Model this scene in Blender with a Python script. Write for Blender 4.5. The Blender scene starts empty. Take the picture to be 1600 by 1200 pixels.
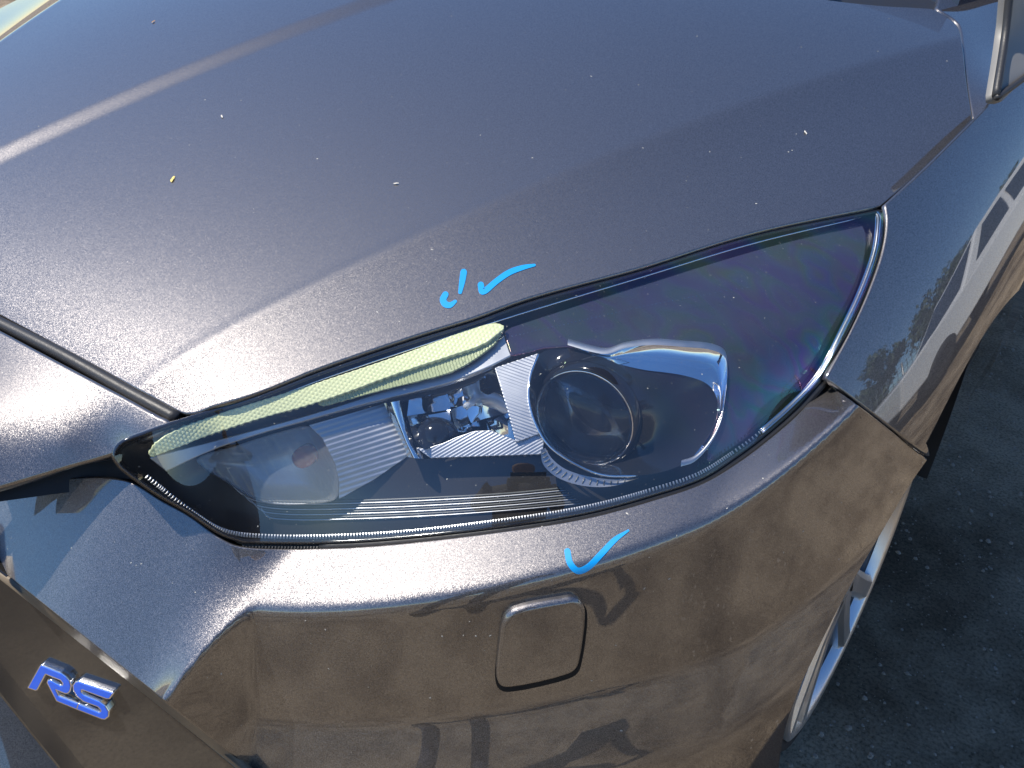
import bpy, bmesh, math, random
import numpy as np
from mathutils import Vector, Matrix
from mathutils.geometry import delaunay_2d_cdt

random.seed(7); rng = np.random.default_rng(7)
scene = bpy.context.scene
COL = scene.collection

# ------------------------------------------------------------------ camera
# car frame: x to the car's left, y rearwards from the nose, z up (metres)
EYE = np.array([.999, -.311, 1.229]); YAW, PITCH, ROLL, FPX = .584, .5693, .0522, 1500.
_cy, _sy = math.cos(YAW), math.sin(YAW)
FWD = np.array([-_sy*math.cos(PITCH), _cy*math.cos(PITCH), -math.sin(PITCH)])
_r = np.array([_cy, _sy, 0.]); _u = np.cross(_r, FWD)
RGT = math.cos(ROLL)*_r + math.sin(ROLL)*_u
UPV = -math.sin(ROLL)*_r + math.cos(ROLL)*_u
cd = bpy.data.cameras.new('camera'); cam = bpy.data.objects.new('camera', cd); COL.objects.link(cam)
cd.sensor_width = 36; cd.lens = 36*FPX/1600; cd.clip_start = .02; cd.clip_end = 2000
cam.matrix_world = Matrix(((RGT[0], UPV[0], -FWD[0], EYE[0]), (RGT[1], UPV[1], -FWD[1], EYE[1]),
                           (RGT[2], UPV[2], -FWD[2], EYE[2]), (0, 0, 0, 1)))
scene.camera = cam
scene.render.resolution_x, scene.render.resolution_y = 1024, 768

# ------------------------------------------------------------------ light
SUN = Vector((-.40, -.27, .87)).normalized()
w = bpy.data.worlds.new('World'); scene.world = w; w.use_nodes = True
nt = w.node_tree; bg = nt.nodes['Background']
sky = nt.nodes.new('ShaderNodeTexSky'); sky.sky_type = 'NISHITA'; sky.sun_disc = False
sky.sun_elevation = math.asin(SUN.z); sky.sun_rotation = math.atan2(SUN.x, SUN.y)
sky.air_density = 1.0; sky.dust_density = .0; sky.ozone_density = 3.5
hs = nt.nodes.new('ShaderNodeHueSaturation'); hs.inputs['Saturation'].default_value = 1.2; hs.inputs['Hue'].default_value = .505
nt.links.new(sky.outputs[0], hs.inputs['Color']); nt.links.new(hs.outputs[0], bg.inputs[0]); bg.inputs[1].default_value = .125
sd = bpy.data.lights.new('sun', 'SUN'); so = bpy.data.objects.new('sun', sd); COL.objects.link(so)
sd.energy = 5.0; sd.angle = math.radians(.53); sd.color = (1, .93, .83)
so.rotation_euler = SUN.to_track_quat('Z', 'Y').to_euler()
scene.view_settings.view_transform = 'Standard'; scene.view_settings.look = 'None'
scene.view_settings.exposure = 0.55; scene.view_settings.gamma = 1
scene.render.engine = 'CYCLES'

# ------------------------------------------------------------------ survey helpers
def ray(U, V):
    U = np.asarray(U, float)[..., None]; V = np.asarray(V, float)[..., None]
    return FWD + (U-800)/FPX*RGT - (V-600)/FPX*UPV
def hit(F, U, V, t0=.55, t1=2.3, n=170):
    """first point of the solid F>0 along the sight line of a surveyed point"""
    U = np.atleast_1d(np.asarray(U, float)); V = np.atleast_1d(np.asarray(V, float))
    d = ray(U, V); ts = np.linspace(t0, t1, n)
    k = np.full(len(U), n-1)
    for a in range(0, len(U), 4000):
        P = EYE + ts[:, None, None]*d[None, a:a+4000]
        k[a:a+4000] = (F(P) > 0).argmax(0)
    hi = ts[k]; lo = ts[np.maximum(k-1, 0)]
    for i in range(34):
        m = (lo+hi)/2; v = F(EYE + m[:, None]*d) > 0
        hi = np.where(v, m, hi); lo = np.where(v, lo, m)
    return EYE + hi[:, None]*d
def proj(P):
    d = np.asarray(P)-EYE; z = d@FWD
    return 800+FPX*(d@RGT)/z, 600-FPX*(d@UPV)/z, z
class TPS:
    """smooth sheet through surveyed 3D points"""
    def __init__(s, pts, lam=1e-7):
        P = np.array(pts, float); U, V, Z = proj(P)
        s.X = np.stack([U, V], 1)/1000; n = len(P)
        K = s.k(s.X, s.X) + lam*np.eye(n); Q = np.hstack([np.ones((n, 1)), s.X])
        A = np.block([[K, Q], [Q.T, np.zeros((3, 3))]])
        s.c = np.linalg.solve(A, np.concatenate([1/Z, np.zeros(3)]))
    @staticmethod
    def k(a, b):
        r = ((a[:, None]-b[None])**2).sum(-1); return r*np.log(r+1e-12)*.5
    def z(s, U, V):
        X = np.stack([U, V], 1)/1000
        return 1/(s.k(X, s.X)@s.c[:-3] + s.c[-3] + X@s.c[-2:])
    def __call__(s, U, V, off=0.):
        U = np.atleast_1d(np.asarray(U, float)); V = np.atleast_1d(np.asarray(V, float))
        return EYE + (s.z(U, V)+off)[:, None]*ray(U, V)
def onz(u, v, z): d = ray(u, v); return EYE + d*(z-EYE[2])/d[2]

# ------------------------------------------------------------------ body surfaces (car space)
def xb(y):
    v = np.clip((.95-y)/.95, 0, 1); return .92*(1-v**2.7)**(1/2.7)
def Dpl(P):
    x = np.abs(P[..., 0]); q = np.clip(.95-P[..., 1], 0, None)
    N = np.maximum(((x/.92)**2.7 + (q/.95)**2.7)**(1/2.7), 1e-6)
    return (1-N)/N*np.hypot(x, q)
def softp(t, w): return w*np.logaddexp(0, t/w)
def smin(a, b, w): return -w*np.logaddexp(-a/w, -b/w)
def sst(t): t = np.clip(t, 0, 1); return t*t*(3-2*t)
def hood_z(x, y):
    z = .729 + .36*y - .10*y*y - .10*x*x
    z = z - .036*np.exp(-np.clip(y-.07-.08*x*x, -.05, None)/.055)
    ax = np.abs(x)
    d1 = ((ax-.304)*1.05 - (y-.095)*.43)/1.1346           # outer crease
    z = z - .25*softp(d1, .0035) + .18*softp(d1-.06, .03) + .0012*np.exp(-(d1/.009)**2)*np.exp(-np.clip(y-.1, 0, None)/.35)
    d2 = ((x+.149)*.483 - (y-.271)*.147)/.505             # step of the raised centre
    return z - .0062*sst(d2/.034)
def F_hood(P): return hood_z(P[..., 0], P[..., 1]) - P[..., 2]
def fen_x(y, z):
    zb = .62 + .25*(y-.725)
    return xb(y) - 2.48*softp(z-zb, .008)**2 - .12*softp(.30-z, .02) - .07*sst((y-1.0)/.3)*sst((.78-z)/.25)
def F_fender(P): return fen_x(P[..., 1], P[..., 2]) - P[..., 0]
def F_bumper(P):
    x, z = np.abs(P[..., 0]), P[..., 2]
    D = Dpl(P)
    zc = .566 + .29*softp(x-.459, .03) + .026*sst((.43-x)/.12) + 8*np.clip(x-.775, 0, None)**2
    zl = np.interp(x, [.3, .57, .738, .837, .874, .95], [.40, .465, .498, .499, .52, .56])
    face = D + .30*softp(zl-z, .004) - .30*softp(zl-.10-z, .01) - .10*softp(z-zl, .02)
    lf = sst((.478-x)/.075)                                       # towards the grille the ledge turns into a plain sloping cheek
    m = .57 + .71*lf
    return smin(face + .30*sst((.480-x)/.10), (zc + m*D - z)/np.sqrt(1+m*m), .0035)

# ------------------------------------------------------------------ mesh helpers
def tag(o, label=None, cat=None, group=None, kind=None):
    if label: o['label'] = label
    if cat: o['category'] = cat
    if group: o['group'] = group
    if kind: o['kind'] = kind
    return o
def empty(name, parent=None, loc=(0, 0, 0)):
    o = bpy.data.objects.new(name, None); o.empty_display_size = .05; COL.objects.link(o)
    o.location = loc
    if parent: o.parent = parent
    return o
def link(name, me, mat, parent):
    o = bpy.data.objects.new(name, me); COL.objects.link(o)
    if mat: me.materials.append(mat)
    if parent:
        o.parent = parent
        t = parent; m = Vector((0, 0, 0))
        while t: m += t.location; t = t.parent
        o.location = -m
    return o
def mesh(name, V, F, mat, parent=None, smooth=True, normals=None):
    me = bpy.data.meshes.new(name)
    me.from_pydata([tuple(map(float, v)) for v in V], [], [tuple(map(int, f)) for f in F]); me.update()
    if smooth: me.shade_smooth()
    if normals is not None: me.normals_split_custom_set_from_vertices([tuple(map(float, n)) for n in normals])
    return link(name, me, mat, parent)
def sp(pts, n=10, closed=False):
    """Catmull-Rom through the points"""
    P = [np.array(p, float) for p in pts]; m = len(P); out = []
    seg = m if closed else m-1
    for i in range(seg):
        p1, p2 = P[i], P[(i+1) % m]
        p0 = P[(i-1) % m] if (closed or i > 0) else 2*p1-p2
        p3 = P[(i+2) % m] if (closed or i+2 < m) else 2*p2-p1
        d1, d2, d0 = np.linalg.norm(p2-p1)**.5+1e-9, np.linalg.norm(p3-p2)**.5+1e-9, np.linalg.norm(p1-p0)**.5+1e-9
        m1 = ((p1-p0)/d0 - (p2-p0)/(d0+d1) + (p2-p1)/d1)*d1
        m2 = ((p2-p1)/d1 - (p3-p1)/(d1+d2) + (p3-p2)/d2)*d1
        for k in range(n):
            t = k/n
            out.append((2*t**3-3*t*t+1)*p1 + (t**3-2*t*t+t)*m1 + (-2*t**3+3*t*t)*p2 + (t**3-t*t)*m2)
    if not closed: out.append(P[-1])
    return [tuple(o) for o in out]
def resample(poly, step, closed=True):
    P = np.array(poly, float); Q = np.vstack([P, P[:1]]) if closed else P
    L = np.linalg.norm(np.diff(Q, axis=0), axis=1); out = []
    for i in range(len(L)):
        if L[i] < 1e-6: continue
        k = max(1, int(round(L[i]/step)))
        for j in range(k): out.append(Q[i] + (Q[i+1]-Q[i])*j/k)
    if not closed: out.append(Q[-1])
    return np.array(out)
def inside(poly, X):
    P = np.array(poly); x, y = X[:, 0], X[:, 1]; c = np.zeros(len(X), bool)
    a = P; b = np.roll(P, -1, 0)
    for i in range(len(P)):
        if a[i, 1] == b[i, 1]: continue
        m = ((a[i, 1] > y) != (b[i, 1] > y)) & (x < (b[i, 0]-a[i, 0])*(y-a[i, 1])/(b[i, 1]-a[i, 1]) + a[i, 0])
        c ^= m
    return c
def pdist(poly, X):
    a = np.array(poly); b = np.roll(a, -1, 0); d = np.full(len(X), 1e9)
    for i in range(len(a)):
        ab = b[i]-a[i]; t = np.clip(((X-a[i])@ab)/max(ab@ab, 1e-12), 0, 1)
        d = np.minimum(d, np.linalg.norm(X-a[i]-t[:, None]*ab, axis=1))
    return d
def shrink(poly, d):
    """move a polygon inwards by d in its own plane"""
    P = np.array(poly, float); A = .5*np.sum(P[:, 0]*np.roll(P[:, 1], -1) - np.roll(P[:, 0], -1)*P[:, 1])
    t = np.roll(P, -1, 0)-np.roll(P, 1, 0); t /= np.linalg.norm(t, axis=1)[:, None]+1e-9
    nrm = np.stack([-t[:, 1], t[:, 0]], 1)*np.sign(A)
    return P + nrm*d
def surfn(S, X, h=.35, ref=EYE):
    a = S(X[:, 0]+h, X[:, 1])-S(X[:, 0]-h, X[:, 1]); b = S(X[:, 0], X[:, 1]+h)-S(X[:, 0], X[:, 1]-h)
    n = np.cross(a, b); n /= np.linalg.norm(n, axis=1)[:, None]+1e-12
    p = S(X[:, 0], X[:, 1]); s = np.sign(((ref-p)*n).sum(1)); s[s == 0] = 1
    return n*s[:, None]
def patch(name, outline, S, mat, parent=None, step=12, edge=6, holes=(), flange=.014, bead=.0016, ref=EYE, h=.35, flat=False, inset=None):
    O = resample(outline, edge); n0 = len(O); H = [resample(q, edge) for q in holes]
    lo, hi = O.min(0), O.max(0)
    gx, gy = np.meshgrid(np.arange(lo[0], hi[0]+step, step), np.arange(lo[1], hi[1]+step, step*.866))
    gx[1::2] += step/2
    G = np.stack([gx.ravel(), gy.ravel()], 1)
    G = G[inside(O, G)]; G = G[pdist(O, G) > step*.45]
    for q in H: G = G[~inside(q, G)]; G = G[pdist(q, G) > step*.45]
    allp = [O]+H+[G]; X = np.vstack(allp); E = []; k = 0
    for q in [O]+H:
        E += [(k+i, k+(i+1) % len(q)) for i in range(len(q))]; k += len(q)
    r = delaunay_2d_cdt([Vector(p) for p in X], E, [], 1, 1e-5)
    X = np.array([tuple(v) for v in r[0]]); T = np.array(r[2])
    cen = X[T].mean(1); keep = inside(O, cen)
    for q in H: keep &= ~inside(q, cen)
    T = T[keep]
    P = S(X[:, 0], X[:, 1]); N = surfn(S, X, h, ref)
    tn = np.cross(P[T[:, 1]]-P[T[:, 0]], P[T[:, 2]]-P[T[:, 0]])
    fl = (tn*N[T[:, 0]]).sum(1) < 0; T[fl] = T[fl][:, ::-1]
    VV = [P]; NN = [N]; FF = [tuple(t) for t in T]; base = len(P)
    if flange > 0:
        for q in [O]+H:
            p = S(q[:, 0], q[:, 1]); n = surfn(S, q, h, ref)
            t = np.roll(p, -1, 0)-np.roll(p, 1, 0); t /= np.linalg.norm(t, axis=1)[:, None]+1e-12
            out = np.cross(t, n)
            tst = q[:1] + 0
            e = .05*edge; i = 0
            # which side is outside the sheet
            dq = np.roll(q, -1, 0)-np.roll(q, 1, 0); nq = np.stack([dq[:, 1], -dq[:, 0]], 1); nq /= np.linalg.norm(nq, axis=1)[:, None]+1e-12
            a = S(q[:, 0]+nq[:, 0]*e, q[:, 1]+nq[:, 1]*e)-p
            A = .5*np.sum(q[:, 0]*np.roll(q[:, 1], -1) - np.roll(q[:, 0], -1)*q[:, 1])
            sgn = np.sign(A) if q is O else -np.sign(A)
            s = np.sign((out*a).sum()*sgn); out = out*s
            rings = [(p, n)]
            for (o_, d_, wn) in ((.45, .10, .5), (.85, .5, 1.3), (1., 1.2, 4.)):
                m = n + wn*out; m /= np.linalg.norm(m, axis=1)[:, None]
                rings.append((p + out*bead*o_ - n*bead*d_, m))
            rings.append((p + out*bead - n*flange, out))
            L = len(q)
            for j, (rp, rn) in enumerate(rings):
                VV.append(rp); NN.append(rn)
                if j:
                    for i in range(L):
                        a0, a1 = base+(j-1)*L+i, base+(j-1)*L+(i+1) % L
                        f = (a0, a1, a1+L, a0+L)
                        FF.append(f[::-1] if s > 0 else f)
            base += L*len(rings)
    V = np.vstack(VV); Nn = np.vstack(NN)
    if flat: return mesh(name, V, FF, mat, parent, smooth=False)
    o = mesh(name, V, FF, mat, parent, normals=Nn)
    return o
def tube(name, pts, rad, mat, parent=None, seg=10, caps=True, rads=None):
    P = np.array(pts, float); n = len(P); V = []; F = []
    t = np.gradient(P, axis=0); t /= np.linalg.norm(t, axis=1)[:, None]+1e-12
    up = np.array([0, 0, 1.]) if abs(t[0][2]) < .9 else np.array([1., 0, 0])
    for i in range(n):
        a = np.cross(t[i], up); a /= np.linalg.norm(a); b = np.cross(a, t[i]); R = rads[i] if rads is not None else rad
        for k in range(seg):
            th = 2*math.pi*k/seg; V.append(P[i]+R*(math.cos(th)*a+math.sin(th)*b))
    for i in range(n-1):
        for k in range(seg):
            F.append((i*seg+k, i*seg+(k+1) % seg, (i+1)*seg+(k+1) % seg, (i+1)*seg+k))
    if caps: F += [tuple(range(seg))[::-1], tuple(range((n-1)*seg, n*seg))]
    return mesh(name, V, F, mat, parent)
def frame(axis):
    a = np.array(axis, float); a /= np.linalg.norm(a)
    up = np.array([0, 0, 1.]) if abs(a[2]) < .9 else np.array([1., 0, 0])
    e1 = np.cross(up, a); e1 /= np.linalg.norm(e1); e2 = np.cross(a, e1)
    return a, e1, e2
def lathe(name, c, axis, prof, mat, parent=None, seg=64, a0=0, a1=2*math.pi, smooth=True):
    """prof: (radius, height along axis)"""
    a, e1, e2 = frame(axis); full = abs(a1-a0-2*math.pi) < 1e-6; n = seg if full else seg+1
    V = []; F = []; c = np.array(c)
    for (r, hh) in prof:
        for k in range(n):
            th = a0+(a1-a0)*k/seg; V.append(c + a*hh + r*(math.cos(th)*e1+math.sin(th)*e2))
    for i in range(len(prof)-1):
        for k in range(n if full else n-1):
            k2 = (k+1) % n; F.append((i*n+k, i*n+k2, (i+1)*n+k2, (i+1)*n+k))
    o = mesh(name, V, F, mat, parent, smooth)
    bm = bmesh.new(); bm.from_mesh(o.data); bmesh.ops.remove_doubles(bm, verts=bm.verts, dist=1e-6)
    bmesh.ops.recalc_face_normals(bm, faces=bm.faces); bm.to_mesh(o.data); bm.free()
    return o
def loft(name, rings, mat, parent=None, cap=False, smooth=True, closed=True):
    n = len(rings[0]); V = np.vstack(rings); F = []
    for j in range(len(rings)-1):
        for i in range(n if closed else n-1):
            F.append((j*n+i, j*n+(i+1) % n, (j+1)*n+(i+1) % n, (j+1)*n+i))
    if cap: F.append(tuple(range((len(rings)-1)*n, len(rings)*n)))
    return mesh(name, V, F, mat, parent, smooth)
def ribbon(path, widths, S, lift=.0004, thick=.0003, n=8):
    """a brush stroke lying on a surface: returns verts, faces"""
    pts = np.array(sp([(p[0], p[1], w_) for p, w_ in zip(path, widths)], n)); c = pts[:, :2]; wd = pts[:, 2]/2
    t = np.gradient(c, axis=0); t /= np.linalg.norm(t, axis=1)[:, None]+1e-9; nn = np.stack([-t[:, 1], t[:, 0]], 1)
    L = [c[i]+nn[i]*wd[i] for i in range(len(c))]; R = [c[i]-nn[i]*wd[i] for i in range(len(c))]
    def capf(c0, d, w0):
        m = np.array([-d[1], d[0]]); return [c0 + w0*(math.cos(a)*d + math.sin(a)*m) for a in np.linspace(-math.pi/2, math.pi/2, 7)[1:-1]]
    out = L + capf(c[-1], t[-1], wd[-1])[::-1] + R[::-1] + capf(c[0], -t[0], wd[0])[::-1]
    return np.array(out)

# ------------------------------------------------------------------ materials
def mat(name): 
    m = bpy.data.materials.new(name); m.use_nodes = True; n = m.node_tree
    return m, n, n.nodes['Principled BSDF']
def N_(n, t, **kw):
    x = n.nodes.new(t)
    for k, v in kw.items():
        if k in x.inputs: x.inputs[k].default_value = v
        else: setattr(x, k, v)
    return x
def simple(name, col, rough=.5, metal=0., **kw):
    m, n, b = mat(name); b.inputs['Base Color'].default_value = (*col, 1); b.inputs['Roughness'].default_value = rough; b.inputs['Metallic'].default_value = metal
    for k, v in kw.items(): b.inputs[k.replace('_', ' ')].default_value = v
    return m
def noise_rough(m, scale=60, lo=.2, hi=.4, bump=0, bscale=200):
    n = m.node_tree; b = n.nodes['Principled BSDF']
    tc = N_(n, 'ShaderNodeTexCoord'); no = N_(n, 'ShaderNodeTexNoise', Scale=scale, Detail=6.); mr = N_(n, 'ShaderNodeMapRange')
    mr.inputs[3].default_value = lo; mr.inputs[4].default_value = hi
    n.links.new(tc.outputs['Object'], no.inputs['Vector']); n.links.new(no.outputs['Fac'], mr.inputs[0]); n.links.new(mr.outputs[0], b.inputs['Roughness'])
    if bump:
        n2 = N_(n, 'ShaderNodeTexNoise', Scale=bscale, Detail=8.); bp = N_(n, 'ShaderNodeBump', Strength=bump, Distance=.002)
        n.links.new(tc.outputs['Object'], n2.inputs['Vector']); n.links.new(n2.outputs['Fac'], bp.inputs['Height']); n.links.new(bp.outputs[0], b.inputs['Normal'])
    return m
def paint(name):
    m, n, b = mat(name)
    tc = N_(n, 'ShaderNodeTexCoord')
    vo = N_(n, 'ShaderNodeTexVoronoi', Scale=2500.); vo.feature = 'F1'
    n.links.new(tc.outputs['Object'], vo.inputs['Vector'])
    sub = N_(n, 'ShaderNodeVectorMath', operation='SUBTRACT'); sub.inputs[1].default_value = (.5, .5, .5)
    n.links.new(vo.outputs['Color'], sub.inputs[0])
    sc = N_(n, 'ShaderNodeVectorMath', operation='SCALE'); sc.inputs['Scale'].default_value = .30
    n.links.new(sub.outputs[0], sc.inputs[0])
    geo = N_(n, 'ShaderNodeNewGeometry'); ad = N_(n, 'ShaderNodeVectorMath', operation='ADD'); nz = N_(n, 'ShaderNodeVectorMath', operation='NORMALIZE')
    n.links.new(geo.outputs['Normal'], ad.inputs[0]); n.links.new(sc.outputs[0], ad.inputs[1]); n.links.new(ad.outputs[0], nz.inputs[0]); n.links.new(nz.outputs[0], b.inputs['Normal'])
    cr = N_(n, 'ShaderNodeValToRGB'); cr.color_ramp.elements[0].color = (.048, .046, .047, 1); cr.color_ramp.elements[1].color = (.225, .213, .208, 1)
    sep = N_(n, 'ShaderNodeSeparateColor'); n.links.new(vo.outputs['Color'], sep.inputs[0]); n.links.new(sep.outputs[1], cr.inputs[0])
    # film of dust: thin lighter flecks
    no = N_(n, 'ShaderNodeTexNoise', Scale=260., Detail=4.); n.links.new(tc.outputs['Object'], no.inputs['Vector'])
    r2 = N_(n, 'ShaderNodeValToRGB'); r2.color_ramp.elements[0].position = .66; r2.color_ramp.elements[1].position = .80
    r2.color_ramp.elements[1].color = (.35, .35, .35, 1)
    n.links.new(no.outputs['Fac'], r2.inputs[0])
    mx = N_(n, 'ShaderNodeMix', data_type='RGBA'); mx.inputs[7].default_value = (.34, .32, .29, 1)
    n.links.new(r2.outputs[0], mx.inputs[0]); n.links.new(cr.outputs[0], mx.inputs[6]); n.links.new(mx.outputs[2], b.inputs['Base Color'])
    b.inputs['Metallic'].default_value = .88; b.inputs['Roughness'].default_value = .42
    b.inputs['Coat Weight'].default_value = 1; b.inputs['Coat IOR'].default_value = 2.0; b.inputs['Specular Tint'].default_value = (.35, .35, .40, 1)
    n3 = N_(n, 'ShaderNodeTexNoise', Scale=35., Detail=8., Roughness=.7); n.links.new(tc.outputs['Object'], n3.inputs['Vector'])
    mr = N_(n, 'ShaderNodeMapRange'); mr.inputs[1].default_value = .35; mr.inputs[2].default_value = .75; mr.inputs[3].default_value = .008; mr.inputs[4].default_value = .035
    n.links.new(n3.outputs['Fac'], mr.inputs[0]); n.links.new(mr.outputs[0], b.inputs['Coat Roughness'])
    return m
PAINT = paint('metallic_grey_paint')
BLACK = noise_rough(simple('black_plastic', (.012, .012, .013), .45), 80, .35, .55)
RUBBER = noise_rough(simple('black_rubber', (.02, .02, .021), .5), 120, .38, .6, .15, 400)
GAP = simple('unlit_gap_black', (.004, .004, .004), .9)
GLOSSBLK = noise_rough(simple('gloss_black_bezel', (.010, .010, .012), .1), 40, .05, .16)
CHROME = noise_rough(simple('chrome', (.86, .86, .87), .05, 1.), 60, .02, .09)
SATIN = noise_rough(simple('satin_silver', (.46, .47, .50), .4, 1.), 70, .34, .48)
GREYP = noise_rough(simple('grey_trim', (.10, .105, .11), .35), 60, .25, .4)
# ------------------------------------------------------------------ ground
def ground_mat():
    m, n, b = mat('sandy_hardstand'); tc = N_(n, 'ShaderNodeTexCoord')
    n1 = N_(n, 'ShaderNodeTexNoise', Scale=1.3, Detail=10., Roughness=.65); n2 = N_(n, 'ShaderNodeTexNoise', Scale=160., Detail=8., Roughness=.7)
    c1 = N_(n, 'ShaderNodeValToRGB'); c1.color_ramp.elements[0].color = (.12, .09, .06, 1); c1.color_ramp.elements[1].color = (.37, .295, .205, 1)
    c1.color_ramp.elements[0].position = .36; c1.color_ramp.elements[1].position = .56
    c2 = N_(n, 'ShaderNodeValToRGB'); c2.color_ramp.elements[0].color = (.24, .23, .22, 1); c2.color_ramp.elements[1].color = (1, 1, 1, 1); c2.color_ramp.elements[0].position = .3; c2.color_ramp.elements[1].position = .55
    mx = N_(n, 'ShaderNodeMix', data_type='RGBA', blend_type='MULTIPLY'); mx.inputs[0].default_value = 1
    for q in (n1, n2): n.links.new(tc.outputs['Object'], q.inputs['Vector'])
    n.links.new(n1.outputs['Fac'], c1.inputs[0]); n.links.new(n2.outputs['Fac'], c2.inputs[0]); n.links.new(c1.outputs[0], mx.inputs[6]); n.links.new(c2.outputs[0], mx.inputs[7])
    n5 = N_(n, 'ShaderNodeTexNoise', Scale=5.5, Detail=7., Roughness=.6); c5 = N_(n, 'ShaderNodeValToRGB'); c5.color_ramp.elements[0].color = (.62, .60, .58, 1); c5.color_ramp.elements[0].position = .36; c5.color_ramp.elements[1].position = .56
    m5 = N_(n, 'ShaderNodeMix', data_type='RGBA', blend_type='MULTIPLY'); m5.inputs[0].default_value = 1
    n.links.new(tc.outputs['Object'], n5.inputs['Vector']); n.links.new(n5.outputs['Fac'], c5.inputs[0]); n.links.new(mx.outputs[2], m5.inputs[6]); n.links.new(c5.outputs[0], m5.inputs[7])
    n.links.new(m5.outputs[2], b.inputs['Base Color']); b.inputs['Roughness'].default_value = .95; b.inputs['Specular IOR Level'].default_value = .2
    n4 = N_(n, 'ShaderNodeTexNoise', Scale=60., Detail=10., Roughness=.75); bp = N_(n, 'ShaderNodeBump', Strength=.7, Distance=.012)
    n.links.new(tc.outputs['Object'], n4.inputs['Vector']); n.links.new(n4.outputs['Fac'], bp.inputs['Height']); n.links.new(bp.outputs[0], b.inputs['Normal'])
    return m
g = mesh('ground', [(-400, -400, 0), (400, -400, 0), (400, 400, 0), (-400, 400, 0)], [(0, 1, 2, 3)], ground_mat(), smooth=False)
tag(g, 'bare sandy hardstand under and around the car', 'ground', kind='structure')

# ------------------------------------------------------------------ the car
car = empty('parked_car', None, (0, .9, 0))
tag(car, 'metallic dark grey hatchback, front left corner with clear headlight', 'car')
def hoodxy(pts): 
    P = hit(F_hood, *np.array(pts, float).T); return [(p[0]*1000, p[1]*1000) for p in P]
S_hood = lambda a, b: np.stack([a/1000, b/1000, hood_z(a/1000, b/1000)], 1)
S_hoodUV = lambda U, V: hit(F_hood, U, V)
# hood outline: visible edge surveyed, the far half in plan
h_front = sp([(0, 490), (100, 543), (200, 597), (272, 636)], 6)
h_corner = sp([(272, 636), (287, 643), (303, 643), (333, 632)], 5)
h_lamp = sp([(333, 632), (400, 612), (500, 572), (650, 521), (740, 493), (824, 463), (1000, 415), (1175, 361), (1374, 319)], 8)
h_gap = sp([(1376, 318), (1414, 286), (1450, 253), (1484, 220), (1517, 186)], 5)
h_rear = sp([(1517, 184), (1509, 133), (1502, 70), (1494, 40), (1462, 17)], 5)+sp([(1455, 14), (1420, 12), (1383, 10), (1330, 5), (1290, 0)], 4)
vis = hoodxy(h_front+h_corner+h_lamp+h_gap+h_rear)
rear = [(540, 1190), (400, 1215), (200, 1240), (0, 1248), (-200, 1240), (-400, 1215), (-640, 1160), (-725, 1010), (-752, 860), (-735, 640), (-650, 420), (-540, 260), (-400, 105), (-250, 78), (-100, 70), (0, 70), (70, 74)]
hood = patch('hood', vis+sp(rear, 6), S_hood, PAINT, car, step=6, edge=7, flange=.007, bead=.0022, ref=np.array([.4, .4, 6.]))

def fyz(pts): P = hit(F_fender, *np.array(pts, float).T); return [(p[1]*1000, p[2]*1000) for p in P]
S_fen = lambda a, b: np.stack([fen_x(a/1000, b/1000), a/1000, b/1000], 1)
ARC = (.89, .32, .388)
def arch(a0, a1, n, R=None): 
    R = R or ARC[2]
    return [((ARC[0]+R*math.cos(math.radians(a)))*1000, (ARC[1]+R*math.sin(math.radians(a)))*1000) for a in np.linspace(a0, a1, n)]
f_top = sp([(1386, 321), (1420, 290), (1456, 256), (1490, 222), (1523, 189), (1552, 159)], 5)
f_lamp = sp([(1294, 590), (1330, 524), (1362, 454), (1383, 391), (1389, 345), (1386, 321)], 6)
f_gap = sp([(1452, 712), (1415, 683), (1360, 640), (1294, 590)], 5)
ft = fyz(f_top); fg = fyz(f_gap)
fen = fyz(f_gap)+fyz(f_lamp)[1:]+ft[1:]+[(1250, 960), (1420, 990), (1560, 1000), (1560, 180), (1290, 180)]+arch(-5, 127, 40)
fender = patch('fender', fen, S_fen, PAINT, car, step=9, edge=6, flange=.006, bead=.0022, ref=np.array([3., .9, 1.2]))

# ---- dark strips that close the panel gaps from below
def strip(name, uv, S, wpx, drop, m, parent, inward=None):
    c = resample(uv, 8, closed=False); t = np.gradient(c, axis=0); t /= np.linalg.norm(t, axis=1)[:, None]; nn = np.stack([-t[:, 1], t[:, 0]], 1)
    a = c+nn*wpx; b = c-nn*wpx
    n = np.array(inward if inward is not None else (0, 0, -1.)); n = n/np.linalg.norm(n)
    A = S(a[:, 0], a[:, 1])+n*drop; B = S(b[:, 0], b[:, 1])+n*drop
    return loft(name, [A, B], m, parent, closed=False)
S_fenUV = lambda U, V: hit(F_fender, U, V)
# ---- nose panel between hood and grille
NOSE = TPS([onz(-120, 462, .752), onz(0, 522, .744), onz(150, 601, .733), onz(256, 661, .722),
            onz(-120, 600, .728), onz(0, 622, .722), onz(120, 655, .713), onz(210, 678, .710),
            onz(-120, 690, .705), onz(0, 692, .699), onz(100, 695, .697),
            onz(-120, 775, .668), onz(0, 752, .673), onz(100, 725, .682), onz(183, 700, .694)], 1e-6)
nose_o = sp([(-120, 455), (0, 521), (147, 601), (240, 653), (258, 663), (255, 669), (233, 681), (183, 702), (100, 727), (0, 756), (-120, 790)], 7)
nose = patch('nose_panel', nose_o, NOSE, PAINT, car, step=10, edge=6, flange=.03, bead=.004)
seal_c = sp([(-120, 444), (0, 505), (100, 556), (200, 612), (278, 654)], 8)
seal3 = NOSE(*np.array(seal_c).T, off=.012)
tube('rubber_seal', seal3, .0062, RUBBER, car, 12)
strip('seal_channel', sp([(-120, 446), (0, 503), (100, 554), (200, 611), (300, 660)], 6), lambda U, V: NOSE(U, V, .022), 26, .004, GAP, car)
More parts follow.
